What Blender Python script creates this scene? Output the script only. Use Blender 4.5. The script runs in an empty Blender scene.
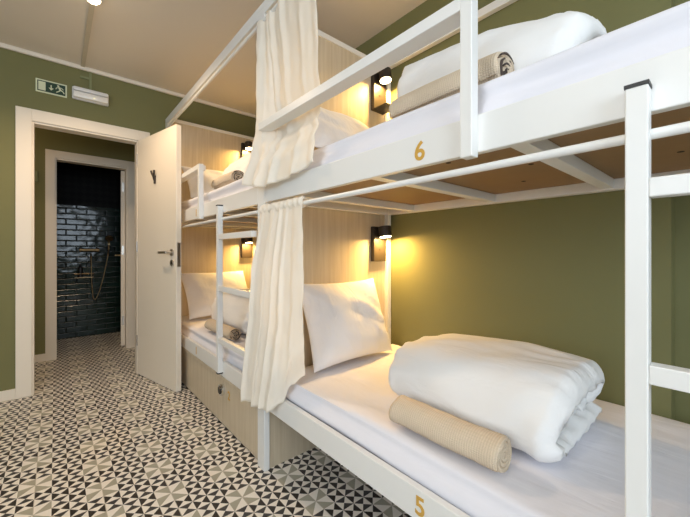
import bpy, bmesh, math, random
from mathutils import Vector, Matrix, noise
C = bpy.context.scene.collection
PI = math.pi

# ------------------------------------------------------------------ materials
def srgb(r, g, b):
    f = lambda c: (c/255/12.92) if c <= 10 else ((c/255+.055)/1.055)**2.4
    return (f(r), f(g), f(b), 1)

def new_mat(name, col, rough=.5, metal=0, spec=None):
    m = bpy.data.materials.new(name); m.use_nodes = True
    b = m.node_tree.nodes['Principled BSDF']
    b.inputs['Base Color'].default_value = col
    b.inputs['Roughness'].default_value = rough
    b.inputs['Metallic'].default_value = metal
    if spec is not None: b.inputs['Specular IOR Level'].default_value = spec
    return m

def nd(m, t, **kw):
    n = m.node_tree.nodes.new(t)
    for k, v in kw.items(): setattr(n, k, v)
    return n

def lk(m, a, b): m.node_tree.links.new(a, b)
def bsdf(m): return m.node_tree.nodes['Principled BSDF']

def add_bump(m, scale, strength, dist=.002, stretch=(1, 1, 1), detail=4):
    tc = nd(m, 'ShaderNodeTexCoord'); mp = nd(m, 'ShaderNodeMapping'); mp.inputs['Scale'].default_value = stretch
    nz = nd(m, 'ShaderNodeTexNoise'); nz.inputs['Scale'].default_value = scale; nz.inputs['Detail'].default_value = detail
    bp = nd(m, 'ShaderNodeBump'); bp.inputs['Strength'].default_value = strength; bp.inputs['Distance'].default_value = dist
    lk(m, tc.outputs['Object'], mp.inputs[0]); lk(m, mp.outputs[0], nz.inputs['Vector'])
    lk(m, nz.outputs['Fac'], bp.inputs['Height']); lk(m, bp.outputs[0], bsdf(m).inputs['Normal'])
    return nz

def mottled(name, c1, c2, scale, rough, bump=.1, bscale=60):
    m = new_mat(name, c1, rough)
    add_bump(m, bscale, bump)
    tc = nd(m, 'ShaderNodeTexCoord'); nz = nd(m, 'ShaderNodeTexNoise'); nz.inputs['Scale'].default_value = scale
    mx = nd(m, 'ShaderNodeMix', data_type='RGBA'); mx.inputs['A'].default_value = c1; mx.inputs['B'].default_value = c2
    lk(m, tc.outputs['Object'], nz.inputs['Vector']); lk(m, nz.outputs['Fac'], mx.inputs['Factor'])
    lk(m, mx.outputs['Result'], bsdf(m).inputs['Base Color'])
    return m

M = {}
M['green'] = mottled('green_wall_paint', srgb(120, 118, 75), srgb(114, 112, 70), 3, .72, .12, 90)
M['ceiling'] = mottled('ceiling_paint', srgb(226, 217, 203), srgb(221, 211, 196), 2, .85, .25, 130)
M['white'] = new_mat('white_lacquer', srgb(232, 231, 228), .35)
M['door'] = new_mat('cream_door_paint', srgb(232, 222, 206), .42)
M['black'] = new_mat('black_plastic', srgb(28, 27, 26), .45)
M['lampblack'] = new_mat('black_powder_coat', srgb(46, 38, 32), .42)
M['chrome'] = new_mat('chrome', (.8, .8, .8, 1), .18, 1)
M['steel'] = new_mat('brushed_steel', (.55, .52, .48, 1), .35, 1)
M['brass'] = new_mat('aged_brass', (.34, .24, .13, 1), .4, 1)
M['gold'] = new_mat('gold_number_vinyl', srgb(205, 160, 70), .45)
M['trunk'] = new_mat('beige_trunking', srgb(196, 186, 164), .6)
M['trunkgreen'] = new_mat('green_painted_trunking', srgb(128, 132, 92), .6)
M['signgreen'] = new_mat('sign_green', srgb(22, 58, 40), .4)
M['signglow'] = new_mat('photoluminescent_cream', srgb(214, 218, 186), .5)
M['plastic'] = new_mat('white_plastic', srgb(225, 222, 220), .35)
M['dark'] = new_mat('dark_recess', srgb(14, 13, 12), .8)
M['taupe'] = new_mat('taupe_edge', srgb(176, 160, 136), .5)

def wood(name, c1, c2, c3):
    m = new_mat(name, c1, .48)
    tc = nd(m, 'ShaderNodeTexCoord')
    mp = nd(m, 'ShaderNodeMapping'); mp.inputs['Scale'].default_value = (26, 26, 1.1)
    nz = nd(m, 'ShaderNodeTexNoise'); nz.inputs['Scale'].default_value = 2.2; nz.inputs['Detail'].default_value = 6; nz.inputs['Roughness'].default_value = .62
    rp = nd(m, 'ShaderNodeValToRGB')
    rp.color_ramp.elements[0].position = .32; rp.color_ramp.elements[0].color = c2
    rp.color_ramp.elements[1].position = .62; rp.color_ramp.elements[1].color = c1
    e = rp.color_ramp.elements.new(.8); e.color = c3
    lk(m, tc.outputs['Object'], mp.inputs[0]); lk(m, mp.outputs[0], nz.inputs['Vector'])
    lk(m, nz.outputs['Fac'], rp.inputs[0]); lk(m, rp.outputs[0], bsdf(m).inputs['Base Color'])
    bp = nd(m, 'ShaderNodeBump'); bp.inputs['Strength'].default_value = .1; bp.inputs['Distance'].default_value = .001
    lk(m, nz.outputs['Fac'], bp.inputs['Height']); lk(m, bp.outputs[0], bsdf(m).inputs['Normal'])
    return m
M['oak'] = wood('pale_oak_laminate', srgb(209, 194, 170), srgb(196, 179, 152), srgb(216, 203, 182))
M['ply'] = mottled('brown_plywood', srgb(150, 120, 84), srgb(138, 108, 74), 9, .6, .1, 60)

def fabric(name, c, rough=.9, trans=0, bscale=500, bstr=.15):
    m = new_mat(name, c, rough, spec=.2)
    add_bump(m, bscale, bstr, .0008, detail=2)
    if trans:
        out = m.node_tree.nodes['Material Output']
        t = nd(m, 'ShaderNodeBsdfTranslucent'); t.inputs['Color'].default_value = c
        mx = nd(m, 'ShaderNodeMixShader'); mx.inputs[0].default_value = trans
        lk(m, bsdf(m).outputs[0], mx.inputs[1]); lk(m, t.outputs[0], mx.inputs[2]); lk(m, mx.outputs[0], out.inputs['Surface'])
    return m
M['sheet'] = fabric('white_cotton_sheet', srgb(230, 229, 236))
def wrinkle(m, sc_, st, stretch):
    old = bsdf(m).inputs['Normal'].links[0].from_node
    tc = nd(m, 'ShaderNodeTexCoord'); mp = nd(m, 'ShaderNodeMapping'); mp.inputs['Scale'].default_value = stretch; mp.inputs['Rotation'].default_value = (0, 0, .5)
    n_ = nd(m, 'ShaderNodeTexNoise'); n_.inputs['Scale'].default_value = sc_; n_.inputs['Detail'].default_value = 3; n_.inputs['Distortion'].default_value = .6
    b = nd(m, 'ShaderNodeBump'); b.inputs['Strength'].default_value = st; b.inputs['Distance'].default_value = .012
    lk(m, tc.outputs['Object'], mp.inputs[0]); lk(m, mp.outputs[0], n_.inputs['Vector']); lk(m, n_.outputs['Fac'], b.inputs['Height'])
    lk(m, old.outputs[0], b.inputs['Normal']); lk(m, b.outputs[0], bsdf(m).inputs['Normal'])
wrinkle(M['sheet'], 5, .5, (2.2, .5, 2))
M['duvet'] = fabric('white_duvet_cotton', srgb(240, 239, 238))
M['pillow'] = fabric('white_pillow_cotton', srgb(236, 236, 240))
wrinkle(M['pillow'], 8, .75, (1.5, .7, .7))
wrinkle(M['duvet'], 8, .6, (1.6, .7, 1.6))
M['curtain'] = fabric('cream_linen_curtain', srgb(252, 246, 235), trans=.35)
M['hem'] = fabric('dark_striped_towel_hem', srgb(92, 82, 76))
def towel_mat(name, c1, c2):
    m = new_mat(name, c1, .95, spec=.1)
    tc = nd(m, 'ShaderNodeTexCoord')
    w = nd(m, 'ShaderNodeTexWave', bands_direction='Y'); w.inputs['Scale'].default_value = 46; w.inputs['Distortion'].default_value = 1.2; w.inputs['Detail'].default_value = 2
    w2 = nd(m, 'ShaderNodeTexWave', bands_direction='Z'); w2.inputs['Scale'].default_value = 60; w2.inputs['Distortion'].default_value = 1
    ad = nd(m, 'ShaderNodeMath', operation='ADD')
    mx = nd(m, 'ShaderNodeMix', data_type='RGBA'); mx.inputs['A'].default_value = c2; mx.inputs['B'].default_value = c1
    bp = nd(m, 'ShaderNodeBump'); bp.inputs['Strength'].default_value = .5; bp.inputs['Distance'].default_value = .002
    lk(m, tc.outputs['Object'], w.inputs[0]); lk(m, tc.outputs['Object'], w2.inputs[0])
    lk(m, w.outputs['Fac'], ad.inputs[0]); lk(m, w2.outputs['Fac'], ad.inputs[1])
    lk(m, w.outputs['Fac'], mx.inputs['Factor']); lk(m, mx.outputs['Result'], bsdf(m).inputs['Base Color'])
    lk(m, ad.outputs[0], bp.inputs['Height']); lk(m, bp.outputs[0], bsdf(m).inputs['Normal'])
    return m
M['towel'] = towel_mat('beige_waffle_towel', srgb(224, 207, 184), srgb(212, 194, 170))

def emis(name, col, s):
    m = new_mat(name, (0, 0, 0, 1), .5)
    bsdf(m).inputs['Emission Color'].default_value = col; bsdf(m).inputs['Emission Strength'].default_value = s
    return m
M['glow'] = emis('warm_lamp_diffuser', (1, .72, .38, 1), 14)
M['bulb'] = emis('ceiling_bulb_glow', (1, .82, .58, 1), 18)

def floor_mat():
    m = new_mat('patterned_cement_tile', (1, 1, 1, 1), .42)
    geo = nd(m, 'ShaderNodeNewGeometry'); sx = nd(m, 'ShaderNodeSeparateXYZ'); lk(m, geo.outputs['Position'], sx.inputs[0])
    H = .05625
    def mt(op, a, b=None, c=None):
        n = nd(m, 'ShaderNodeMath', operation=op)
        for i, v in enumerate((a, b, c)):
            if v is None: continue
            if isinstance(v, (int, float)): n.inputs[i].default_value = v
            else: lk(m, v, n.inputs[i])
        return n.outputs[0]
    xs = mt('DIVIDE', mt('SUBTRACT', sx.outputs[0], .6076), H)
    ys = mt('DIVIDE', mt('SUBTRACT', sx.outputs[1], 1.6058), H)
    i, j = mt('FLOOR', xs), mt('FLOOR', ys)
    fx = mt('ABSOLUTE', mt('SUBTRACT', mt('FRACT', xs), .5)); fy = mt('ABSOLUTE', mt('SUBTRACT', mt('FRACT', ys), .5))
    par = mt('FLOORED_MODULO', mt('ADD', i, j), 2)
    e = mt('GREATER_THAN', fx, fy)
    dark = mt('ABSOLUTE', mt('SUBTRACT', e, par))
    ax = mt('SUBTRACT', mt('FLOORED_MODULO', mt('ADD', xs, 2), 4), 2)
    ay = mt('SUBTRACT', mt('FLOORED_MODULO', mt('ADD', ys, 2), 4), 2)
    aax, aay = mt('ABSOLUTE', ax), mt('ABSOLUTE', ay)
    star = mt('LESS_THAN', mt('MAXIMUM', aax, aay), 1)
    neg = mt('LESS_THAN', mt('MULTIPLY', ax, ay), 0)
    grey = mt('ABSOLUTE', mt('SUBTRACT', mt('LESS_THAN', aay, aax), neg))
    # grout: thin joint at the tile edges (every two small squares)
    g = mt('MINIMUM', mt('PINGPONG', xs, 1), mt('PINGPONG', ys, 1))
    gx = mt('MINIMUM', mt('PINGPONG', mt('ADD', xs, 0), 2), mt('PINGPONG', ys, 2))
    grout = mt('LESS_THAN', gx, .022)
    nz = nd(m, 'ShaderNodeTexNoise'); nz.inputs['Scale'].default_value = 14; lk(m, geo.outputs['Position'], nz.inputs['Vector'])
    cream, greyc, blk, blk_refl = srgb(238, 230, 219), srgb(168, 163, 146), srgb(44, 39, 36), srgb(60, 58, 58)
    def mix(f, a, b):
        n = nd(m, 'ShaderNodeMix', data_type='RGBA')
        lk(m, f, n.inputs['Factor'])
        for k, v in (('A', a), ('B', b)):
            if isinstance(v, tuple): n.inputs[k].default_value = v
            else: lk(m, v, n.inputs[k])
        return n.outputs['Result']
    dk = mix(par, blk, blk_refl)  # alternate black squares painted paler, a floor reflection put into the colour
    a = mix(dark, cream, dk); s = mix(grey, cream, greyc)
    c = mix(star, a, s)
    c = mix(grout, c, srgb(196, 186, 170))
    lk(m, c, bsdf(m).inputs['Base Color'])
    r = mt('ADD', mt('MULTIPLY', nz.outputs['Fac'], .25), .3); lk(m, r, bsdf(m).inputs['Roughness'])
    return m
M['floor'] = floor_mat()

def zellige():
    m = new_mat('dark_green_glazed_tile', srgb(24, 42, 36), .14, spec=.4)
    tc = nd(m, 'ShaderNodeTexCoord'); sx = nd(m, 'ShaderNodeSeparateXYZ'); cb = nd(m, 'ShaderNodeCombineXYZ')
    ad = nd(m, 'ShaderNodeMath', operation='ADD')
    lk(m, tc.outputs['Object'], sx.inputs[0]); lk(m, sx.outputs[0], ad.inputs[0]); lk(m, sx.outputs[1], ad.inputs[1])
    lk(m, ad.outputs[0], cb.inputs[0]); lk(m, sx.outputs[2], cb.inputs[1])
    bk = nd(m, 'ShaderNodeTexBrick'); bk.inputs['Scale'].default_value = 1
    bk.inputs['Brick Width'].default_value = .2; bk.inputs['Row Height'].default_value = .066; bk.inputs['Mortar Size'].default_value = .004
    bk.inputs['Color1'].default_value = srgb(26, 46, 40); bk.inputs['Color2'].default_value = srgb(16, 32, 28); bk.inputs['Mortar'].default_value = srgb(44, 50, 45)
    lk(m, cb.outputs[0], bk.inputs['Vector']); lk(m, bk.outputs['Color'], bsdf(m).inputs['Base Color'])
    nz = nd(m, 'ShaderNodeTexNoise'); nz.inputs['Scale'].default_value = 12; nz.inputs['Detail'].default_value = 1
    mp = nd(m, 'ShaderNodeMapping'); mp.inputs['Scale'].default_value = (.9, .9, 1.1); lk(m, tc.outputs['Object'], mp.inputs[0]); lk(m, mp.outputs[0], nz.inputs['Vector'])
    b2 = nd(m, 'ShaderNodeTexBrick'); b2.inputs['Scale'].default_value = 1; b2.inputs['Brick Width'].default_value = .2; b2.inputs['Row Height'].default_value = .066
    b2.inputs['Mortar Size'].default_value = .009; b2.inputs['Mortar Smooth'].default_value = 1; lk(m, cb.outputs[0], b2.inputs['Vector'])
    mu = nd(m, 'ShaderNodeMath', operation='MULTIPLY_ADD'); mu.inputs[1].default_value = -.9
    lk(m, b2.outputs['Fac'], mu.inputs[0]); lk(m, nz.outputs['Fac'], mu.inputs[2])
    bp = nd(m, 'ShaderNodeBump'); bp.inputs['Strength'].default_value = .45; bp.inputs['Distance'].default_value = .007
    lk(m, mu.outputs[0], bp.inputs['Height']); lk(m, bp.outputs[0], bsdf(m).inputs['Normal'])
    return m
M['zellige'] = zellige()
def dark_pattern():
    m = new_mat('dark_patterned_tile', srgb(10, 10, 9), .6, spec=.15)
    tc = nd(m, 'ShaderNodeTexCoord'); ck = nd(m, 'ShaderNodeTexChecker'); ck.inputs['Scale'].default_value = 18
    mp = nd(m, 'ShaderNodeMapping'); mp.inputs['Rotation'].default_value = (0, PI/4, 0)
    ck.inputs['Color1'].default_value = srgb(6, 6, 6); ck.inputs['Color2'].default_value = srgb(17, 17, 15)
    lk(m, tc.outputs['Object'], mp.inputs[0]); lk(m, mp.outputs[0], ck.inputs['Vector']); lk(m, ck.outputs['Color'], bsdf(m).inputs['Base Color'])
    return m
M['darktile'] = dark_pattern()
gl = bpy.data.materials.new('window_glass'); gl.use_nodes = True
gb = gl.node_tree.nodes['Principled BSDF']; gb.inputs['Roughness'].default_value = 0; gb.inputs['Transmission Weight'].default_value = 1; gb.inputs['IOR'].default_value = 1.02
M['glass'] = gl

# ------------------------------------------------------------------ mesh helpers
def box(bm, x0, x1, y0, y1, z0, z1, bev=0):
    x0, x1 = min(x0, x1), max(x0, x1); y0, y1 = min(y0, y1), max(y0, y1); z0, z1 = min(z0, z1), max(z0, z1)
    vs = [bm.verts.new(p) for p in ((x0,y0,z0),(x1,y0,z0),(x1,y1,z0),(x0,y1,z0),(x0,y0,z1),(x1,y0,z1),(x1,y1,z1),(x0,y1,z1))]
    fs = [bm.faces.new([vs[i] for i in f]) for f in ((3,2,1,0),(4,5,6,7),(0,1,5,4),(1,2,6,5),(2,3,7,6),(3,0,4,7))]
    if bev:
        es = {e for f in fs for e in f.edges}
        bmesh.ops.bevel(bm, geom=list(es), offset=bev, segments=2, profile=.5, affect='EDGES')
    return vs

def cyl(bm, a, b, r, n=20, r2=None, caps=True):
    a, b = Vector(a), Vector(b); d = b-a
    mtx = Matrix.Translation((a+b)/2) @ d.to_track_quat('Z', 'Y').to_matrix().to_4x4()
    return bmesh.ops.create_cone(bm, cap_ends=caps, segments=n, radius1=r, radius2=r if r2 is None else r2, depth=d.length, matrix=mtx)

def tube(bm, pts, r, n=10):
    pts = [Vector(p) for p in pts]; rings = []
    up = Vector((0, 0, 1))
    for i, p in enumerate(pts):
        t = (pts[min(i+1, len(pts)-1)]-pts[max(i-1, 0)]).normalized()
        s = t.cross(up)
        if s.length < 1e-3: s = t.cross(Vector((1, 0, 0)))
        s.normalize(); u = s.cross(t)
        rings.append([bm.verts.new(p+r*(math.cos(2*PI*k/n)*s+math.sin(2*PI*k/n)*u)) for k in range(n)])
    for a, b in zip(rings, rings[1:]):
        for k in range(n): bm.faces.new((a[k], a[(k+1)%n], b[(k+1)%n], b[k]))
    bm.faces.new(rings[0][::-1]); bm.faces.new(rings[-1])

def prism(bm, pts, fn, depth):
    """polygon pts (2-D) mapped by fn(u, v, w), extruded by depth in w"""
    a = [bm.verts.new(fn(u, v, 0)) for u, v in pts]; b = [bm.verts.new(fn(u, v, depth)) for u, v in pts]
    bm.faces.new(a[::-1]); bm.faces.new(b); n = len(a)
    for k in range(n): bm.faces.new((a[k], a[(k+1)%n], b[(k+1)%n], b[k]))

def obj(name, bm, m, parent=None, smooth=False, angle=None):
    bmesh.ops.recalc_face_normals(bm, faces=bm.faces[:])
    if parent is not None:
        off = world_loc(parent); bmesh.ops.translate(bm, verts=bm.verts[:], vec=-off)
    me = bpy.data.meshes.new(name); bm.to_mesh(me); bm.free()
    me.materials.append(M[m] if isinstance(m, str) else m)
    if smooth:
        for p in me.polygons: p.use_smooth = True
        if angle: me.set_sharp_from_angle(angle=math.radians(angle))
    o = bpy.data.objects.new(name, me); C.objects.link(o)
    if parent is not None: o.parent = parent
    return o

def world_loc(o):
    v = Vector(o.location)
    while o.parent: o = o.parent; v += Vector(o.location)
    return v

def recenter(o, p):
    p = Vector(p); o.data.transform(Matrix.Translation(-p)); o.location = p

def thing(name, label, cat, loc, group=None):
    o = bpy.data.objects.new(name, None); o.empty_display_size = .05; C.objects.link(o); o.location = loc
    o['label'] = label; o['category'] = cat
    if group: o['group'] = group
    return o

def tag(o, label, cat, group=None):
    o['label'] = label; o['category'] = cat
    if group: o['group'] = group
    return o

def struct(o, label=None, cat=None):
    o['kind'] = 'structure'
    if label: o['label'] = label
    if cat: o['category'] = cat
    return o

def B(*boxes, bev=0):
    bm = bmesh.new()
    for b in boxes: box(bm, *b, bev=bev)
    return bm

def digit(txt, size, fn, m, name, parent):
    """raised number, fn(u, v, w) -> world point"""
    cu = bpy.data.curves.new('numeral', 'FONT'); cu.body = txt; cu.size = size; cu.align_x = 'CENTER'; cu.align_y = 'CENTER'; cu.extrude = .0008; cu.offset = .0012
    t = bpy.data.objects.new('numeral', cu); C.objects.link(t)
    bpy.context.view_layer.update()
    dg = bpy.context.evaluated_depsgraph_get()
    me = bpy.data.meshes.new_from_object(t.evaluated_get(dg))
    bpy.data.objects.remove(t); bpy.data.curves.remove(cu)
    xs = [v.co.x for v in me.vertices]; ys = [v.co.y for v in me.vertices]
    cx, cy = (min(xs)+max(xs))/2, (min(ys)+max(ys))/2
    bm = bmesh.new(); bm.from_mesh(me); bpy.data.meshes.remove(me)
    for v in bm.verts: v.co = Vector(fn(v.co.x-cx, v.co.y-cy, v.co.z+.0008))
    return obj(name, bm, m, parent)

# ------------------------------------------------------------------ room
XL, XR, YB, YF, ZC = -2.3, 1.64, -2.1, 3.37, 2.515
DX0, DX1, DH = -.129, .545, 2.01           # bedroom doorway
SX0, SX1, SH = .0, .60, 1.97               # shower doorway
HY0, HY1 = 3.47, 4.345                     # corridor
SY0, SY1 = 4.445, 5.30                     # shower
struct(obj('floor', B((XL-.2, 2.2, YB-.2, 5.4, -.05, 0)), 'floor'), 'black, grey and cream star patterned cement tile floor', 'floor')
struct(obj('ceiling', B((XL-.2, 2.2, YB-.2, 5.4, ZC, ZC+.05)), 'ceiling'), 'beige painted ceiling', 'ceiling')
struct(obj('wall_far', B((XL, DX0, YF, HY0, 0, ZC), (DX1, 1.9, YF, HY0, 0, ZC), (DX0, DX1, YF, HY0, DH, ZC)), 'green'), 'olive green wall with the doorway', 'wall')
struct(obj('wall_right', B((XR, XR+.1, .15, YF, 0, ZC), (XR+.1, XR+.22, YB, .15, 0, ZC), (XR+.1, XR+.22, .15, .25, 0, ZC)), 'green'), 'olive green wall behind the bunk beds', 'wall')
struct(obj('wall_left', B((XL-.1, XL, YB, -1.3, 0, ZC), (XL-.1, XL, 1.1, YF, 0, ZC), (XL-.1, XL, -1.3, 1.1, 0, .9), (XL-.1, XL, -1.3, 1.1, 2.35, ZC)), 'green'), 'olive green wall left of the camera', 'wall')
WX0, WX1, WZ0, WZ1 = -1.3, .9, .9, 2.35
struct(obj('wall_back', B((XL, WX0, YB-.1, YB, 0, ZC), (WX1, XR+.22, YB-.1, YB, 0, ZC), (WX0, WX1, YB-.1, YB, 0, WZ0), (WX0, WX1, YB-.1, YB, WZ1, ZC)), 'green'), 'olive green wall with a window behind the camera', 'wall')
def window(name, fn, a0, a1, label):
    def bx(u0, u1, w0, w1, z0, z1):
        p, q = fn(u0, w0), fn(u1, w1); return (p[0], q[0], p[1], q[1], z0, z1)
    m_ = (a0+a1)/2
    w = obj(name, B(bx(a0, a1, .03, .09, WZ0, WZ0+.06), bx(a0, a1, .03, .09, WZ1-.06, WZ1), bx(a0, a0+.06, .03, .09, WZ0+.06, WZ1-.06), bx(a1-.06, a1, .03, .09, WZ0+.06, WZ1-.06), bx(m_-.03, m_+.03, .03, .09, WZ0+.06, WZ1-.06)), 'white')
    struct(w, label, 'window')
    obj('glass', B(bx(a0+.06, m_-.03, .06, .065, WZ0+.06, WZ1-.06), bx(m_+.03, a1-.06, .06, .065, WZ0+.06, WZ1-.06)), 'glass', w)
window('window_1', lambda u, w: (u, YB-w), WX0, WX1, 'white framed window in the back wall')
LY0, LY1 = -1.3, 1.1
window('window_added', lambda u, w: (XL-w, u), LY0, LY1, 'added white framed window in the unseen left wall')  # unseen window, added to light the bed fronts and curtains from the left
# corridor and shower shells
struct(obj('wall_hall', B((-1.1, SX0, HY1, SY0, 0, ZC), (SX1, 1.3, HY1, SY0, 0, ZC), (SX0, SX1, HY1, SY0, SH, ZC), (-1.2, -1.1, HY0, SY0, 0, ZC), (1.2, 1.3, HY0, HY1, 0, ZC)), 'green'), 'olive green corridor wall around the shower doorway', 'wall')
for nm, bx in (('far', (-.5, 1.2, SY1, SY1+.1)), ('left', (-.6, -.5, SY0, SY1+.1)), ('right', (1.2, 1.3, SY0, SY1+.1))):
    struct(obj('wall_shower_'+nm, B((*bx, 0, 1.62)), 'zellige'), 'dark green glazed tile wall of the shower, '+nm+' side', 'wall')
    struct(obj('wall_shower_upper_'+nm, B((*bx, 1.62, ZC)), 'darktile'), 'black patterned tile above the green tiles, '+nm+' side', 'wall')
# trims
def frame(name, x0, x1, h, y0, y1, wd, label):
    f = obj(name, B((x0-wd, x0, y0-.014, y0, 0, h+wd), (x1, x1+wd, y0-.014, y0, 0, h+wd), (x0, x1, y0-.014, y0, h, h+wd),
                    (x0-.004, x0+.012, y0, y1, 0, h), (x1-.012, x1+.004, y0, y1, 0, h), (x0+.012, x1-.012, y0, y1, h-.014, h+.004),
                    (x0-wd, x0, y1, y1+.012, 0, h+wd), (x1, x1+wd, y1, y1+.012, 0, h+wd), (x0, x1, y1, y1+.012, h, h+wd),
                    bev=.002), 'door')
    return struct(f, label, 'door frame')
frame('trim_1', DX0, DX1, DH, YF, HY0, .086, 'cream door frame around the corridor doorway')
frame('trim_2', SX0, SX1, SH, HY1, SY0, .072, 'cream door frame around the dark shower')
struct(obj('trim_3', B((XL, XR, YF-.022, YF, ZC-.032, ZC), (XL, XL+.022, YB, YF-.022, ZC-.032, ZC), bev=.006), 'door'), 'cream cornice along the top of the green wall', 'cornice')
struct(obj('baseboard_far', B((XL, DX0-.086, YF-.013, YF, 0, .073), bev=.003), 'door'), 'cream baseboard left of the doorway', 'baseboard')
struct(obj('baseboard_hall', B((-1.1, SX0-.072, HY1-.013, HY1, 0, .073), (SX1+.072, 1.2, HY1-.013, HY1, 0, .073), bev=.003), 'door'), 'cream baseboard in the corridor', 'baseboard')
struct(obj('baseboard_left', B((XL, XL+.013, YB, YF-.013, 0, .073), bev=.003), 'door'), 'cream baseboard of the left wall', 'baseboard')

# bedroom door leaf, opened into the room
hx, hy = .535, 3.352
d = Vector((.146, -.641, 0)).normalized(); nrm = Vector((d.y*-1, d.x, 0)) * 1   # to the right of the leaf
W, T = .655, .04
def dp(s, w, z): return Vector((hx, hy, 0)) + d*s + nrm*w + Vector((0, 0, z))
def dbox(bm, s0, s1, w0, w1, z0, z1, bev=0):
    t = bmesh.new(); box(t, s0, s1, w0, w1, z0, z1, bev)
    for v in t.verts: v.co = dp(*v.co)
    me = bpy.data.meshes.new('tmp'); t.to_mesh(me); t.free(); bm.from_mesh(me); bpy.data.meshes.remove(me)
def dob(name, boxes, m, parent, bev=0):
    bm = bmesh.new()
    for b in boxes: dbox(bm, *b, bev=bev)
    return obj(name, bm, m, parent)
door = struct(thing('door_1', 'cream door standing open in front of the far bunk', 'door', (hx, hy, 0)))
dob('door_leaf', [(0, W, 0, T, .008, 2.0)], 'door', door, .002)
dob('lock_plate', [(W-.001, W+.0025, .008, .032, .94, 1.12)], 'steel', door)['label'] = 'steel lock plate on the door edge'
hd = dob('handle', [(W-.165, W-.045, -.058, -.045, 1.037, 1.056)], 'steel', door, .004)
hd['label'] = 'steel lever handle'
bm = bmesh.new(); cyl(bm, dp(W-.055, -.052, 1.047), dp(W-.055, 0, 1.047), .009); cyl(bm, dp(W-.055, -.009, 1.047), dp(W-.055, 0, 1.047), .026)
obj('rose', bm, 'steel', hd, True, 40)
bm = bmesh.new(); cyl(bm, dp(W-.055, -.008, .967), dp(W-.055, 0, .967), .024); 
ke = obj('keyhole_rose', bm, 'steel', door, True, 40)
bm = bmesh.new(); cyl(bm, dp(W-.055, -.0095, .967), dp(W-.055, -.0078, .967), .008); obj('keyhole', bm, 'dark', ke)
bm = bmesh.new()
for k in (-1, 1): tube(bm, [dp(.33, -.008, 1.62), dp(.33+.006*k, -.014, 1.65), dp(.33+.018*k, -.02, 1.675), dp(.33+.026*k, -.022, 1.698)], .0075)
dbox(bm, .32, .34, -.012, 0, 1.595, 1.66, .003)
obj('coat_hook', bm, 'lampblack', door)['label'] = 'dark forked coat hook'
for z in (.25, 1.05, 1.8):
    bm = bmesh.new(); cyl(bm, (hx-.004, hy-.006, z), (hx-.004, hy-.006, z+.09), .006); obj('hinge', bm, 'steel', door, True, 40)

# shower door, open into the shower and seen edge on
sh = struct(thing('door_2', 'cream shower door standing open edge on', 'door', (.57, SY0+.01, 0)))
hx, hy, W, T = .552, SY0+.002, .58, .036
d = Vector((.12, 1, 0)).normalized(); nrm = Vector((d.y, -d.x, 0))
dob('door_leaf', [(0, W, 0, T, .01, SH-.02)], 'door', sh, .002)
for z in (.24, 1.02, 1.72):
    dob('hinge', [(-.003, .0, .008, .03, z, z+.1)], 'steel', sh)
h2 = dob('handle', [(W-.15, W-.05, -.06, -.047, 1.0, 1.018)], 'brass', sh, .003)
bm = bmesh.new(); cyl(bm, dp(W-.06, -.053, 1.009), dp(W-.06, 0, 1.009), .009); obj('rose', bm, 'brass', h2, True, 40)

# ------------------------------------------------------------------ wall and ceiling fittings
def onwall(x0, z0): return lambda u, v, w: (x0+u, YF-w, z0+v)
sg = thing('exit_sign', 'dark green emergency exit sign with arrow and running figure above the doorway', 'sign', (-.02, YF, 2.285))
f = onwall(-.109, 2.237)
def pr(name, polys, m, w0, dpt, parent, lab=None):
    bm = bmesh.new()
    for p in polys: prism(bm, p, lambda u, v, w: f(u, v, w+w0), dpt)
    o = obj(name, bm, m, parent)
    if lab: o['label'] = lab
    return o
R = lambda a, b, c, e: [(a, b), (c, b), (c, e), (a, e)]
pr('border', [R(0, 0, .178, .097)], 'signglow', 0, .004, sg, 'cream photoluminescent border')
pr('panel', [R(.009, .01, .169, .087)], 'signgreen', .004, .0012, sg, 'dark green panel')
pr('doorway_symbol', [R(.015, .017, .055, .08)], 'signglow', .0052, .001, sg, 'cream doorway symbol')
pr('arrow_symbol', [R(.083, .04, .090, .068), [(.072, .046), (.0865, .028), (.101, .046)]], 'signglow', .0052, .001, sg, 'cream arrow pointing down')
def limb(a, b, w):
    a, b = Vector(a), Vector(b); n = Vector((-(b-a).y, (b-a).x)).normalized()*w/2
    return [tuple(a-n), tuple(b-n), tuple(b+n), tuple(a+n)]
circ = [(.127+.0065*math.cos(k*PI/6), .074+.0065*math.sin(k*PI/6)) for k in range(12)]
pr('running_figure', [circ, limb((.13, .067), (.14, .046), .012), limb((.14, .046), (.155, .038), .007), limb((.155, .038), (.162, .024), .006),
    limb((.139, .046), (.130, .034), .007), limb((.130, .034), (.116, .024), .006), limb((.131, .065), (.117, .058), .005), limb((.117, .058), (.113, .047), .005),
    limb((.132, .066), (.148, .062), .005), limb((.148, .062), (.157, .052), .005)], 'signglow', .0052, .001, sg, 'cream running figure')

el = thing('emergency_light', 'white plastic emergency light box on the wall beside the exit sign', 'emergency light', (.215, YF, 2.285))
obj('housing', B((.099, .332, YF-.03, YF, 2.24, 2.334), bev=.008), 'plastic', el, True, 35)
obj('diffuser', B((.103, .328, YF-.062, YF-.03, 2.245, 2.295), bev=.012), new_mat('frosted_diffuser', srgb(238, 234, 228), .25), el, True, 35)
obj('battery_cover', B((.103, .328, YF-.055, YF-.03, 2.299, 2.33), bev=.01), 'plastic', el, True, 35)
bm = bmesh.new(); cyl(bm, (.235, YF-.064, 2.262), (.235, YF-.06, 2.262), .006); obj('indicator', bm, emis('indicator_glow', (1, .9, .6, 1), 1.0), el)

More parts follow.
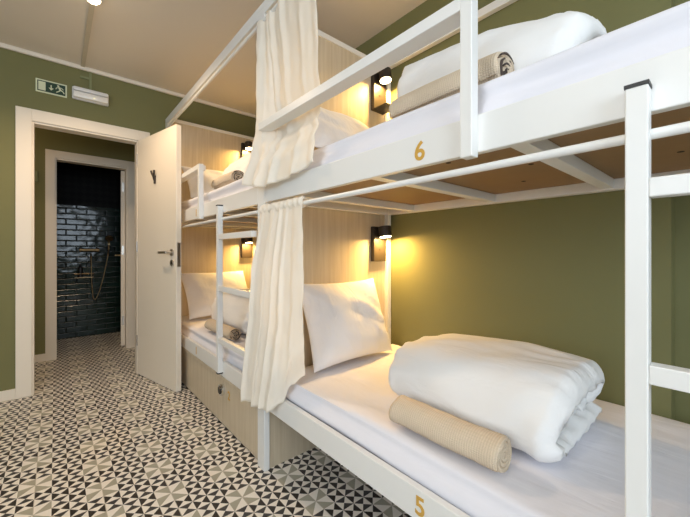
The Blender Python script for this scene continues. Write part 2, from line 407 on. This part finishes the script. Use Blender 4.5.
tr = tag(obj('cable_trunking', B((.152, .178, .3, YF-.022, ZC-.011, ZC)), 'trunk'), 'thin beige cable trunking running along the ceiling to the lamp', 'cable trunking')
recenter(tr, (.165, 1.8, ZC-.011))
wt = tag(obj('wall_trunking', B((.205, .222, YF-.012, YF, 2.334, ZC-.032), (.15, .205, YF-.012, YF, 2.42, 2.436)), 'trunkgreen'), 'green painted cable trunking on the wall above the emergency light', 'cable trunking')
recenter(wt, (.21, YF-.006, 2.334))

def ceiling_lamp(x, y, label):
    t = thing('ceiling_lamp', label, 'ceiling lamp', (x, y, ZC), 'ceiling spot lamps')
    bm = bmesh.new(); cyl(bm, (x, y, ZC-.004), (x, y, ZC), .05, 28); cyl(bm, (x, y, ZC-.022), (x, y, ZC-.004), .038, 28)
    obj('lamp_housing', bm, 'plastic', t, True, 40)
    bm = bmesh.new(); cyl(bm, (x, y, ZC-.034), (x, y, ZC-.022), .024, 28, .034); obj('bulb', bm, 'bulb', t, True, 40)
    return t
ceiling_lamp(.165, 2.40, 'round lit spot lamp on the ceiling at the end of the trunking')
ceiling_lamp(-.7, .30, 'added round lit spot lamp, out of view on the ceiling nearest the window')  # second lamp out of view, added to light the near end

sw = tag(obj('light_switch', B((-.2, -.125, HY1-.011, HY1, 1.72, 1.82), bev=.003), M['trunkgreen']), 'square switch plate on the corridor wall left of the shower', 'switch')
recenter(sw, (-.16, HY1, 1.72))

# shower fittings
hs = thing('hand_shower', 'brass hand shower with a looping hose on the dark tiles', 'hand shower', (.52, SY1, 1.23))
bm = bmesh.new(); cyl(bm, (.525, SY1-.085, 1.235), (.52, SY1-.1, 1.215), .045, 24, .04); obj('shower_head', bm, 'brass', hs, True, 40)
bm = bmesh.new(); tube(bm, [(.525, SY1-.075, 1.235), (.523, SY1-.05, 1.17), (.52, SY1-.045, 1.08)], .011); cyl(bm, (.522, SY1-.06, 1.15), (.522, SY1, 1.15), .012); obj('handle', bm, 'brass', hs, True, 50)
pts = []
for k in range(33):
    t = k/32
    x = .52 - .18*t - .05*math.sin(PI*t); z = (1.08*(1-t) + 1.03*t) - .6*math.sin(PI*t)**.8
    pts.append((x, SY1-.045+.01*math.sin(5*t), z))
bm = bmesh.new(); tube(bm, pts, .007, 8); obj('hose', bm, 'brass', hs, True)
mx = thing('shower_mixer', 'brass shower mixer bar on the dark tiles', 'mixer tap', (.32, SY1, 1.075))
bm = bmesh.new(); cyl(bm, (.25, SY1-.05, 1.075), (.395, SY1-.05, 1.075), .02, 20); obj('body', bm, 'brass', mx, True, 40)
for x0, x1 in ((.225, .25), (.395, .42)):
    bm = bmesh.new(); cyl(bm, (x0, SY1-.05, 1.075), (x1, SY1-.05, 1.075), .024, 20); obj('knob', bm, 'brass', mx, True, 40)
for x in (.275, .37):
    bm = bmesh.new(); cyl(bm, (x, SY1-.05, 1.075), (x, SY1, 1.075), .014, 16); obj('wall_connector', bm, 'brass', mx, True, 40)
sf = thing('shower_shelf', 'brass wire shelf on the dark shower tiles', 'shelf', (.31, SY1, .74))
bm = bmesh.new(); box(bm, .18, .36, SY1-.11, SY1, .735, .742); obj('tray', bm, 'brass', sf)
bm = bmesh.new(); tube(bm, [(.18, SY1-.002, .785), (.18, SY1-.11, .785), (.36, SY1-.11, .785), (.36, SY1-.002, .785)], .005); obj('rail', bm, 'brass', sf)
bt = thing('shampoo_bottle', 'black pump bottle standing on the shower shelf', 'bottle', (.235, SY1-.055, .742))
bm = bmesh.new(); cyl(bm, (.235, SY1-.055, .7425), (.235, SY1-.055, .86), .026, 20); cyl(bm, (.235, SY1-.055, .86), (.235, SY1-.055, .875), .026, 20, .012); obj('body', bm, 'black', bt, True, 40)
bm = bmesh.new(); cyl(bm, (.235, SY1-.055, .875), (.235, SY1-.055, .9), .008, 12); box(bm, .215, .245, SY1-.062, SY1-.048, .9, .908); obj('pump', bm, 'black', bt)

# ------------------------------------------------------------------ bunk beds
XF = .756
LR0, LR1, UR0, UR1 = .308, .398, 1.285, 1.375      # lower and upper rail heights
def bunk(yh, yf, label, storage, rung_end, gy, ly, num_up, num_lo, num_y):
    """yh = headboard face, yf = foot; the bed runs along Y"""
    t = thing('bunk_bed', label, 'bunk bed', (1.2, (yh+yf)/2, 0), 'white metal bunk beds')
    yt = yh+.07; dz = .015 if storage else 0
    # head partition
    hb = obj('headboard', B((.785, XR-.004, yh+.008, yt-.008, 0, 2.222)), 'oak', t); hb['label'] = 'pale oak headboard panel'
    obj('panel_trim', B((XF, XR-.004, yh, yt, 2.222, 2.25), bev=.002), 'white', hb)
    obj('post', B((XF, .785, yh, yt, 0, 2.222), bev=.002), 'white', t)
    obj('post', B((XR-.034, XR-.004, yh-.022, yh+.008, 0, 2.222), bev=.002), 'white', t)
    if not storage:
        obj('post', B((XF, .785, yf-.03, yf, 0, 2.25), bev=.002), 'white', t)
        obj('post', B((XR-.034, XR-.004, yf-.03, yf, 0, 2.25), bev=.002), 'white', t)
    # rails
    lo = obj('side_rail', B((XF, .778, yf, yh, LR0, LR1), bev=.0025), 'white', t)
    up = obj('side_rail', B((XF, .778, yf, yh, UR0, UR1), bev=.0025), 'white', t)
    digit(num_up, .072, lambda u, v, w: (XF-w, num_y-u, 1.327+v), 'gold', 'number', up)['label'] = 'gold number ' + num_up
    digit(num_lo, .072, lambda u, v, w: (XF-w, num_y-u, .354+v), 'gold', 'number', lo)['label'] = 'gold number ' + num_lo
    for z in (LR0, UR0):
        obj('wall_rail', B((XR-.05, XR-.006, yf, yh-.022, z, z+.04), bev=.002), 'white', t)
        obj('end_rail', B((.778, XR-.05, yh-.035, yh, z, z+.04), bev=.002), 'white', t)
        obj('end_rail', B((.778, XR-.05, yf, yf+.035, z, z+.04), bev=.002), 'white', t)
        k = yh - 1.15 if False else yh-.70
        for y in (yh-.22, yh-.70, yh-1.15, yh-1.60):
            obj('cross_bar', B((.778, XR-.05, y-.02, y+.02, z+.005, z+.04), bev=.002), 'white', t)
        bs = obj('bed_base', B((.78, XR-.008, yf+.002, yh-.002, z+.04, z+.052)), 'ply', t); bs['label'] = 'brown plywood bed base'
        if z == UR0:
            for sx_, sy_ in ((.92, .66), (1.13, .5), (1.38, .62), (1.05, 1.05), (1.4, .98), (.93, .12), (1.3, .18)):
                bm = bmesh.new(); cyl(bm, (sx_, yf+sy_+.35, z+.0392), (sx_, yf+sy_+.35, z+.04), .008, 12); obj('screw_hole', bm, 'dark', bs)
    # guard
    gd = obj('guard_rail', B((XF-.03, XF+.024, gy, yh, 1.622-dz, 1.655-dz), bev=.002), 'white', t)
    obj('guard_post', B((XF-.03, XF, gy-.03, gy, 1.272, 1.655-dz), bev=.002), 'white', t)
    # top frame and curtain rods
    obj('top_beam', B((XF, .785, yf, yh, 2.19, 2.25), bev=.002), 'white', t)
    obj('top_beam', B((XR-.034, XR-.004, yf, yh-.022, 2.222, 2.262), bev=.002), 'white', t)
    for z in (1.247, 2.155):
        bm = bmesh.new(); cyl(bm, (.757, yf, z), (.757, yh+.001, z), .009, 16); obj('curtain_rod', bm, 'white', t, True, 40)
    # ladder
    lad = obj('ladder_stile', B((XF-.03, XF, ly-.03, ly, .335, 1.323), bev=.002), 'white', t)
    obj('end_cap', B((XF-.031, XF+.0005, ly-.031, ly+.001, 1.323, 1.329)), 'black', lad)['label'] = 'black plastic cap'
    obj('end_cap', B((XF-.031, XF+.0005, ly-.031, ly+.001, .329, .335)), 'black', lad)['label'] = 'black plastic cap'
    if not storage:
        obj('ladder_stile', B((XF-.03, XF, rung_end-.03, rung_end, .335, 1.323), bev=.002), 'white', t)
    for z in (1.139, .836, .530):
        obj('rung', B((XF-.029, XF-.001, rung_end, ly-.03, z-dz, z+.031-dz), bev=.002), 'white', t)
    return t
near = bunk(1.47, -.43, 'white bunk bed with gold numbers 5 and 6, nearest the camera', False, -.40, .4275, .123, '6', '5', .565)
far = bunk(3.30, 1.54, 'white bunk bed behind the open door, with a storage drawer below', True, 1.545, 2.365, 2.02, '1', '1', 2.49)
# storage under the far bunk
ca = thing('storage_cabinet', 'pale oak storage box with a lock under the far lower bed', 'storage box', (1.2, 2.42, 0))
obj('body', B((.79, 1.6, 1.545, 3.29, .02, .292)), 'oak', ca)
fp = obj('drawer_front', B((.768, .789, 1.545, 3.29, .012, .286), bev=.0015), 'oak', ca)
obj('top_strip', B((.7585, .79, 1.545, 3.29, .2875, .3045), bev=.0015), 'oak', ca)
bm = bmesh.new(); cyl(bm, (.748, 2.02, .222), (.768, 2.02, .222), .034, 28); lo = obj('lock', bm, 'chrome', fp, True, 40); lo['label'] = 'round black lock with a chrome ring'
bm = bmesh.new(); cyl(bm, (.744, 2.02, .222), (.7479, 2.02, .222), .023, 28); bmesh.ops.translate(bm, verts=bm.verts[:], vec=(0, .0, 0)); obj('lock_core', bm, 'black', ca, True, 40)
digit('2', .07, lambda u, v, w: (.768-w, 1.93-u, .212+v), 'gold', 'number', fp)['label'] = 'gold number 2'

# ------------------------------------------------------------------ soft things
def nz(p, s, seed=0): return noise.noise(Vector((p[0]*s+seed*7.3, p[1]*s-seed*3.1, p[2]*s+seed*1.7)))

def mattress(x0, x1, y0, y1, z0, z1, seed, name, label):
    bm = bmesh.new(); nx, ny = 26, 60; r = .045
    # profile across X: closed loop of the cross section, with a tucked fold line on the front
    prof = []
    def arc(cx, cz, a0, a1, n):
        for k in range(n+1):
            a = math.radians(a0+(a1-a0)*k/n); prof.append((cx+r*math.cos(a), cz+r*math.sin(a)))
    rb = .014; prof += [(x1, z0), (x1, (z0+z1)/2), (x1, z1-rb), (x1-rb*.3, z1-rb*.3), (x1-rb, z1)]
    for k in range(1, nx): prof.append((x1-rb+(x0+r-(x1-rb))*k/nx, z1))
    arc(x0+r, z1-r, 90, 180, 6)
    for k in range(1, 6): prof.append((x0, z1-r+(z0-(z1-r))*k/6))
    prof.append((x0, z0))
    rings = []
    for j in range(ny+1):
        t = j/ny; y = y0+(y1-y0)*t
        e = min(t, 1-t)*(y1-y0); sh_ = 1-max(0, 1-e/.03)**2*.35
        ring = []
        for (x, z) in prof:
            cx, cz = (x0+x1)/2, z0
            xx, zz = cx+(x-cx)*(1-.02*max(0, 1-e/.03)), z0+(z-z0)*sh_
            p = (xx, y, zz)
            if z > z0+.01:
                k = (z-z0)/(z1-z0)
                n1 = nz((xx*1.0, y*.9, 0), 3.0, seed)*.006 + nz((xx*2.5, y*.6, zz*6), 5, seed+3)*.003
                if k > .98: zz += n1 + .003*math.sin(xx*26+nz((xx, y, 0), 2, seed)*4)*nz((xx, y, .3), 2.2, seed+1)
                else:
                    if x < cx: xx = max(x0-.006, xx + .002 + .011*math.sin(k*9.5+.5*math.sin(y*1.6+seed)+seed*.7)+nz((xx, y*.8, zz*9), 3, seed+5)*.006)
                    zz += n1*.5
            ring.append(bm.verts.new((xx, y, zz)))
        rings.append(ring)
    n = len(prof)
    for a, b in zip(rings, rings[1:]):
        for k in range(n): bm.faces.new((a[k], a[(k+1) % n], b[(k+1) % n], b[k]))
    bm.faces.new(rings[0]); bm.faces.new(rings[-1][::-1])
    o = obj(name, bm, 'sheet', None, True, 60); recenter(o, ((x0+x1)/2, (y0+y1)/2, z0))
    return tag(o, label, 'mattress', 'mattresses in white sheets')
MX0, MX1 = .789, XR-.018
mattress(MX0, MX1, -.425, 1.44, LR0+.0525, .474, 1, 'mattress', 'white sheeted mattress of the near lower bed numbered 5')
mattress(MX0, MX1, -.425, 1.44, UR0+.0525, 1.475, 2, 'mattress', 'white sheeted mattress of the near upper bed numbered 6')
mattress(MX0, MX1, 1.55, 3.275, LR0+.0525, .474, 3, 'mattress', 'white sheeted mattress of the far lower bed above the drawer')
mattress(MX0, MX1, 1.55, 3.275, UR0+.0525, 1.475, 4, 'mattress', 'white sheeted mattress of the far upper bed beside the open door')

def pillow(cx, ybot, ytop, z0, z1, w, th, seed, label, roll=0):
    """leans on the headboard: bottom edge at ybot/z0, top edge at ytop/z1"""
    bm = bmesh.new(); n, m_ = 34, 28
    a = Vector((0, ytop-ybot, z1-z0)); L = a.length; a.normalize(); xv = Vector((1, 0, 0)); nv = xv.cross(a)   # nv faces -Y/up
    if nv.z < 0: nv = -nv
    org = Vector((cx, (ybot+ytop)/2, (z0+z1)/2))
    def P(u, v, side):
        au, av = abs(u), abs(v)
        pin = 1-.07*(1-av**2)*au**3-.0*av; pin2 = 1-.08*(1-au**2)*av**3
        x = u*w/2*(1-.06*(1-v*v)*abs(u)); y = v*L/2*(1-.07*(1-u*u)*abs(v))
        h = th/2*max(0, (1-au**3.2))**.55*max(0, (1-av**3.2))**.55
        wr = .013*nz((x*4, y*4, 0), 1.7, seed)+.010*math.sin((x*.7+y*1.3)*38+6*nz((x, y, 0), 4, seed))*nz((x, y, .5), 5, seed+2)
        h2 = h + (wr*min(1, h/(th*.25)))
        q = org + xv*x + a*y + nv*(h2 if side else -h2*.85)
        return q
    top = [[None]*(m_+1) for _ in range(n+1)]; bot = [[None]*(m_+1) for _ in range(n+1)]
    for i in range(n+1):
        for j in range(m_+1):
            u = math.sin((2*i/n-1)*PI/2); v = math.sin((2*j/m_-1)*PI/2)
            top[i][j] = bm.verts.new(P(u, v, True))
            bot[i][j] = top[i][j] if i in (0, n) or j in (0, m_) else bm.verts.new(P(u, v, False))
    for i in range(n):
        for j in range(m_):
            bm.faces.new((top[i][j], top[i+1][j], top[i+1][j+1], top[i][j+1]))
            f_ = (bot[i][j], bot[i][j+1], bot[i+1][j+1], bot[i+1][j])
            if len(set(f_)) == 4:
                try: bm.faces.new(f_)
                except ValueError: pass
    o = obj('pillow', bm, 'pillow', None, True); recenter(o, (cx, ybot, z0))
    return tag(o, label, 'pillow', 'white pillows')
pillow(1.19, 1.285, 1.44, .486, .892, .55, .13, 1, 'white pillow leaning on the headboard of the near lower bed')
pillow(1.09, 1.16, 1.405, 1.495, 1.775, .52, .12, 2, 'white pillow on the near upper bed behind the upper curtain')
pillow(1.14, 2.95, 3.255, .492, .862, .60, .13, 3, 'white pillow on the far lower bed behind the ladder')
pillow(1.14, 2.95, 3.245, 1.50, 1.82, .58, .12, 4, 'white pillow on the far upper bed next to the open door')

def strip_roll(path, th, y0, y1, ny, fx, seed, wr, name, mat, label, cat, group, endround=.05, shear=None):
    """thick sheet following a path (x, z), swept along Y"""
    P = [Vector((a, b)) for a, b in path]; n = len(P)
    N = []
    for i in range(n):
        t = (P[min(i+1, n-1)]-P[max(i-1, 0)]).normalized(); N.append(Vector((-t.y, t.x)))
    bm = bmesh.new(); Ls, Rs = [], []
    for j in range(ny+1):
        t = j/ny; e = min(t, 1-t)*(y1-y0); q = max(0., 1-e/endround); tt = th*math.sqrt(max(.05, 1-q*q*.9))
        L, Rr = [], []
        for i in range(n):
            s = min(i, n-1-i)/6.; cap = math.sqrt(max(.08, 1-max(0, 1-s)**2))
            for lst, sg_ in ((L, 1), (Rr, -1)):
                c = P[i]+N[i]*(sg_*tt*cap/2)
                y = y0+(y1-y0)*t
                x, y, z = fx(c.x, y, c.y, t, q)
                dsp = wr((x, y, z), t, q, seed)
                c2 = N[i]*sg_*dsp
                lst.append(bm.verts.new((x+c2.x, y, max(z+c2.y, zfloor[0]))))
        Ls.append(L); Rs.append(Rr)
    for j in range(ny):
        for i in range(n-1):
            bm.faces.new((Ls[j][i], Ls[j+1][i], Ls[j+1][i+1], Ls[j][i+1]))
            bm.faces.new((Rs[j][i], Rs[j][i+1], Rs[j+1][i+1], Rs[j+1][i]))
        for i in (0, n-1): bm.faces.new((Ls[j][i], Rs[j][i], Rs[j+1][i], Ls[j+1][i]))
    for j in (0, ny):
        for i in range(n-1): bm.faces.new((Ls[j][i], Ls[j][i+1], Rs[j][i+1], Rs[j][i]))
    o = obj(name, bm, mat, None, True)
    return tag(o, label, cat, group)
zfloor = [0]

def resample(pts, step):
    pts = [Vector(p) for p in pts]
    # Catmull-Rom then even spacing
    sm = []
    for i in range(len(pts)-1):
        p0, p1, p2, p3 = pts[max(i-1, 0)], pts[i], pts[i+1], pts[min(i+2, len(pts)-1)]
        for k in range(16):
            t = k/16
            sm.append(.5*((2*p1)+(p2-p0)*t+(2*p0-5*p1+4*p2-p3)*t*t+(3*p1-p0-3*p2+p3)*t**3))
    sm.append(pts[-1]); out = [sm[0]]; acc = 0
    for a, b in zip(sm, sm[1:]):
        acc += (b-a).length
        if acc >= step: out.append(b); acc = 0
    return [tuple(p) for p in out]

def duvet(x0, y0, y1, z0, seed, label, hs=1., ws=1., tp=0.):
    zfloor[0] = z0+.002
    path = resample([(.46, .045), (.36, .034), (.22, .033), (.09, .033), (.03, .06), (.03, .12), (.075, .188), (.16, .212), (.28, .210), (.38, .198), (.43, .160), (.41, .118), (.34, .108), (.26, .118), (.16, .122)], .012)
    path = [(x0+a*ws, z0+.002+b*hs) for a, b in path]
    cx, cz = x0+.22*ws, z0+.1*hs
    def fx(x, y, z, t, q):
        k = 1-(.05 if t < .5 else .16)*q*q; 
        bul = 1+.05*math.sin(PI*t)
        lift = .02*math.sin(PI*t)*max(0, (z-cz))/.1
        return cx+(x-cx)*k*bul + .008*math.sin(y*5+seed) + .035*t, y+.03*(z-cz)/.1*(-1 if t < .5 else .6)+max(0, 1-t/.3)*(.075*math.exp(-((z-z0-.12)/.026)**2)*min(1, max(0, (x-x0-.1)/.05))*min(1, max(0, (x0+.41-x)/.05))-.02*(1 if z-z0 < .07 else 0)), z0+.002+((z-z0-.002)*(1-.12*q*q)+lift)*(1+tp*(t-.5))
    def wr(p, t, q, sd):
        x, y, z = p
        edge = max(0, 1-t/.32)
        a = nz((x, y*.8, z), 6, sd)*.012
        a += edge*.014*(1-2*abs(math.sin(x*38+z*26+y*9+3.5*nz(p, 5, sd+1))))*(.25+abs(nz(p, 4, sd+4))*1.6)
        a += .006*nz((x*3, y*1.2, z*3), 6, sd+2)
        a += max(0, 1-(1-t)/.2)*.008*math.sin(x*55+z*50+4*nz(p, 6, sd+6))
        return a
    o = strip_roll(path, .070*hs, y0, y1, 72, fx, seed, wr, 'duvet', 'duvet', label, 'duvet', 'rolled white duvets', .045)
    recenter(o, (x0+.22, (y0+y1)/2, z0)); return o
DU = 'rolled white duvets'
duvet(.952, .305, .905, .477, 1, 'folded white duvet on the near lower bed beside a beige towel', .855, 1.0, -.16)
duvet(.985, .275, .885, 1.480, 2, 'folded white duvet on the near upper bed behind the guard post', 1.12, .95, .5)
duvet(.925, 2.06, 2.78, .476, 3, 'folded white duvet on the far lower bed behind the ladder rungs')
duvet(.96, 2.00, 2.62, 1.481, 4, 'folded white duvet on the far upper bed below its lamp', 1.05, .95, .2)

def towel(cx, y0, y1, z0, r, seed, label, hem=False):
    zfloor[0] = z0+.0005
    turns, pitch = 3.6, r/4.2
    pts = []; n = 110
    for k in range(n+1):
        t = k/n; a = -turns*2*PI*(1-t)+math.radians(-150); rr = r-.006-pitch*turns*(1-t)
        rr = max(rr, .004)
        pts.append((cx+rr*math.cos(a)*1.06, z0+r+rr*math.sin(a)*.97))
    fx = lambda x, y, z, t, q: (x+.006*math.sin(y*6+seed), y+.008*nz((x*2, 0, z*2), 9, seed), z)
    wr = lambda p, t, q, sd: .0025*nz(p, 14, sd)+.0012*nz(p, 40, sd)
    o = strip_roll(pts, pitch*.9, y0, y1, 50, fx, seed, wr, 'towel', 'towel', label, 'towel', 'rolled beige towels', .012)
    recenter(o, (cx, (y0+y1)/2, z0))
    if hem:
        bm = bmesh.new()
        for q0 in range(6, n-2, 1):
            (xa, za), (xb, zb) = pts[q0], pts[q0+1]
            if (q0//4) % 3 == 2: continue
            v = [bm.verts.new(p) for p in ((xa, y0-.004, za), (xb, y0-.004, zb), (xb*1., y0+.012, zb), (xa, y0+.012, za))]
            bm.faces.new(v)
        h_ = obj('striped_hem', bm, 'hem', o); h_['label'] = 'dark grey striped hem showing at the rolled end'
        md = h_.modifiers.new('thick', 'SOLIDIFY'); md.thickness = .004; md.offset = 0
    return o
towel(.874, .385, .735, .476, .052, 1, 'rolled beige waffle towel on the near lower bed')
towel(.915, .40, .775, 1.476, .056, 2, 'rolled beige towel on the near upper bed behind the guard post', True)
towel(.868, 2.08, 2.52, .476, .046, 3, 'rolled beige towel with dark striped end on the far lower bed', True)
towel(.885, 2.06, 2.42, 1.476, .05, 4, 'rolled beige towel with dark end on the far upper bed', True)

# ------------------------------------------------------------------ curtains
def lerp(tab, t):
    for (a, va), (b, vb) in zip(tab, tab[1:]):
        if t <= b:
            k = (t-a)/(b-a) if b > a else 0; k = k*k*(3-2*k)
            return va+(vb-va)*k
    return tab[-1][1]

def curtain(label, zt, rows, cols, ypos, xpos, zbot, folds, amp, seed, rodx, name='curtain'):
    """s runs from the partition (0) to the free edge (1), t from rod (0) to hem (1)"""
    bm = bmesh.new(); g = []
    for j in range(rows+1):
        t = j/rows; row = []
        for i in range(cols+1):
            s = i/cols
            y = ypos(s, t); x = xpos(s, t); z = zt+(zbot(s)-zt)*t
            ph = folds*2*PI*(s+.035*math.sin(s*9+seed))+.5*nz((s*3, t*1.4, 0), 2, seed)
            am = amp(s, t)
            x += am*math.sin(ph)+am*.35*math.sin(2.3*ph+seed)
            y += am*.5*math.cos(ph)
            x += .004*nz((s*5, t*6, 1), 2.2, seed); z += .003*nz((s*4, t*2, 4), 2, seed)
            row.append(bm.verts.new((x, y, z)))
        g.append(row)
    for a, b in zip(g, g[1:]):
        for k in range(cols): bm.faces.new((a[k], a[k+1], b[k+1], b[k]))
    return bm
def finish_curtain(bm, label, base):
    o = obj('curtain', bm, 'curtain', None, True); recenter(o, base)
    md = o.modifiers.new('cloth', 'SOLIDIFY'); md.thickness = .0025; md.offset = 0
    return tag(o, label, 'curtain', 'cream bunk curtains')
# lower curtain
cl = finish_curtain(curtain('', 1.268, 70, 150,
    lambda s, t: lerp(((0, 1.485), (.35, 1.55), (1, 1.60)), t)*(1-s) + lerp(((0, 1.125), (.5, 1.125), (.8, 1.165), (1, 1.215)), t)*s,
    lambda s, t: .742 - .045*lerp(((0, 0), (.5, .55), (1, 1)), t)*(1-max(0, (s-.6)/.4)) + lerp(((0, 0), (.55, .1), (.8, .5), (1, 1)), t)*.075*max(0, (s-.66)/.34)**1.3,
    lambda s: lerp(((0, .325), (.3, .335), (.68, .348), (.8, .39), (.9, .475), (1, .515)), s),
    5.2, lambda s, t: (.005+.010*min(1, t*3))*(1-.5*s)*(1 if s < .6 else max(.3, 1-(s-.6)*2.4)), 1, .742), 'cream gathered curtain hanging at the head of the near lower bed', (.74, 1.3, 1.268))
bm = bmesh.new(); g = []
for j in range(9):           # rod pocket with small ruffle
    a = 2*PI*j/8; row = []
    for i in range(121):
        s = i/120; y = 1.478-.36*s; rr = .017+.005*math.sin(s*62)+.003*nz((s*6, j, 0), 3, 5)
        row.append(bm.verts.new((.757+rr*math.cos(a)*1.1-.002, y, 1.249+rr*math.sin(a)*(1.25 if math.sin(a) > 0 else 1))))
    g.append(row)
for a, b in zip(g, g[1:]):
    for k in range(120): bm.faces.new((a[k], a[k+1], b[k+1], b[k]))
obj('rod_pocket', bm, 'curtain', cl, True)
# upper curtain
cu = finish_curtain(curtain('', 2.16, 80, 150,
    lambda s, t: lerp(((0, 1.512), (.6, 1.51), (.78, 1.525), (1, 1.565)), t)*(1-s) + lerp(((0, 1.05), (.66, 1.085), (.85, 1.03), (1, 1.03)), t)*s,
    lambda s, t: (lambda k: lerp(((0, .744), (.45, .742), (.66, .738), (.8, .726), (1, .698)), t)*(1-k) + lerp(((0, .752), (.45, .785), (.60, .803), (.70, .800), (.78, .762), (.88, .720), (1, .700)), t)*k)(min(1, max(0, (s-.10)/.10))) + .03*max(0, t-.75)/.25*s,
    lambda s: lerp(((0, 1.375), (.12, 1.362), (.35, 1.345), (.6, 1.352), (.8, 1.362), (1, 1.385)), s),
    3.7, lambda s, t: lerp(((0, .008), (.3, .010), (.62, .006), (.7, .006), (.85, .014), (1, .018)), t)*(1.15-.95*s), 4, .76), 'cream gathered curtain hanging behind the guard rail of the near upper bed', (.76, 1.27, 2.16))

# ------------------------------------------------------------------ reading lamps
def reading_lamp(yh, z0, label, shelf, xc=1.535, tilt=8):
    x0, x1 = xc-.055, xc+.055
    t = thing('reading_lamp', label, 'reading lamp', ((x0+x1)/2, yh, z0), 'black reading lamps')
    zb = z0-.022 if shelf else z0
    bp = obj('back_plate', B((x0, x1, yh-.03, yh-.0005, zb, z0+.215), bev=.003), 'lampblack', t)
    for k, zz in ((0, .125), (1, .075)):
        bm = bmesh.new(); cyl(bm, ((x0+x1)/2-.004, yh-.032, z0+zz), ((x0+x1)/2-.004, yh-.03, z0+zz), .007-.002*k, 14); obj('switch_button' if k == 0 else 'socket', bm, 'black', bp)
    hc = Vector((xc-.003, yh-.078, z0+.152)); ax = Vector((0, -math.sin(math.radians(tilt)), -math.cos(math.radians(tilt))))
    bm = bmesh.new(); cyl(bm, hc-ax*.062, hc, .039, 32); cyl(bm, (xc-.003, yh-.045, z0+.185), (xc-.003, yh-.028, z0+.185), .012, 16)
    hd_ = obj('lamp_head', bm, 'lampblack', t, True, 40)
    bm = bmesh.new(); cyl(bm, hc+ax*.0005, hc+ax*.003, .034, 28); obj('diffuser', bm, 'glow', hd_)['label'] = 'glowing warm diffuser'
    if shelf:
        obj('phone_shelf', B((x0, x1, yh-.13, yh-.03, zb, zb+.008), bev=.002), 'lampblack', t)
    L = bpy.data.lights.new('reading_light', 'AREA'); L.shape = 'DISK'; L.size = .06; L.energy = LAMP_W; L.color = (1, .60, .18)
    lo_ = bpy.data.objects.new('reading_light', L); C.objects.link(lo_); lo_.location = hc+ax*.006
    lo_.rotation_euler = ax.to_track_quat('-Z', 'Y').to_euler()
LAMP_W = 4.6
reading_lamp(1.478, .992, 'lit black reading lamp above the near lower bed pillow', False)
reading_lamp(1.478, 1.948, 'lit black reading lamp with a phone shelf above the near upper bed', True)
reading_lamp(3.308, .992, 'lit black reading lamp of the far lower bed, seen through the ladder', False, 1.495)
reading_lamp(3.308, 1.948, 'lit black reading lamp of the far upper bed', True, 1.495)

# ------------------------------------------------------------------ light
def area(name, loc, aim, sx_, sy_, e, col):
    L = bpy.data.lights.new(name, 'AREA'); L.shape = 'RECTANGLE'; L.size = sx_; L.size_y = sy_; L.energy = e; L.color = col
    o = bpy.data.objects.new(name, L); C.objects.link(o); o.location = loc
    o.rotation_euler = Vector(aim).to_track_quat('-Z', 'Z').to_euler(); return o
area('daylight_back', ((WX0+WX1)/2, YB-.02, (WZ0+WZ1)/2), (0, 1, -.05), WX1-WX0-.1, WZ1-WZ0-.1, 34, (.76, .88, 1))
area('fill_left', (XL-.02, (LY0+LY1)/2, (WZ0+WZ1)/2), (1, 0, -.05), LY1-LY0-.1, WZ1-WZ0-.1, 34, (.80, .90, 1))  # fill light from the left, through the added window
def point(name, loc, e, col, r=.04):
    L = bpy.data.lights.new(name, 'POINT'); L.energy = e; L.color = col; L.shadow_soft_size = r
    o = bpy.data.objects.new(name, L); C.objects.link(o); o.location = loc; return o
def spot(name, loc, e, col, ang=150):
    L = bpy.data.lights.new(name, 'SPOT'); L.energy = e; L.color = col; L.shadow_soft_size = .04; L.spot_size = math.radians(ang); L.spot_blend = .6
    o = bpy.data.objects.new(name, L); C.objects.link(o); o.location = loc; return o
WARM = (1, .72, .45)
spot('ceiling_spot', (.165, 2.40, ZC-.07), 36, WARM)
spot('ceiling_spot', (-.7, .30, ZC-.07), 12, (1, .84, .64))  # light of the added lamp out of view
point('corridor_light', (-.6, 3.9, 1.9), 3.2, WARM)

wd = bpy.data.worlds.new('sky'); bpy.context.scene.world = wd; wd.use_nodes = True
wd.node_tree.nodes['Background'].inputs[0].default_value = (.75, .87, 1, 1); wd.node_tree.nodes['Background'].inputs[1].default_value = 1.0

# ------------------------------------------------------------------ camera
cam = bpy.data.cameras.new('camera'); co = bpy.data.objects.new('camera', cam); C.objects.link(co)
co.location = (0, 0, 1.05); co.rotation_euler = (PI/2, 0, -math.atan2(.652, .758))
cam.sensor_width = 36; cam.lens = 36*337/690; cam.shift_y = -6.5/690; cam.clip_start = .02
sc = bpy.context.scene; sc.camera = co
sc.view_settings.view_transform = 'Standard'; sc.view_settings.look = 'None'; sc.view_settings.gamma = 1
sc.view_settings.use_curve_mapping = False; sc.view_settings.exposure = 0.66
sc.cycles.use_denoising = True
sc.cycles.max_bounces = 10; sc.cycles.diffuse_bounces = 6
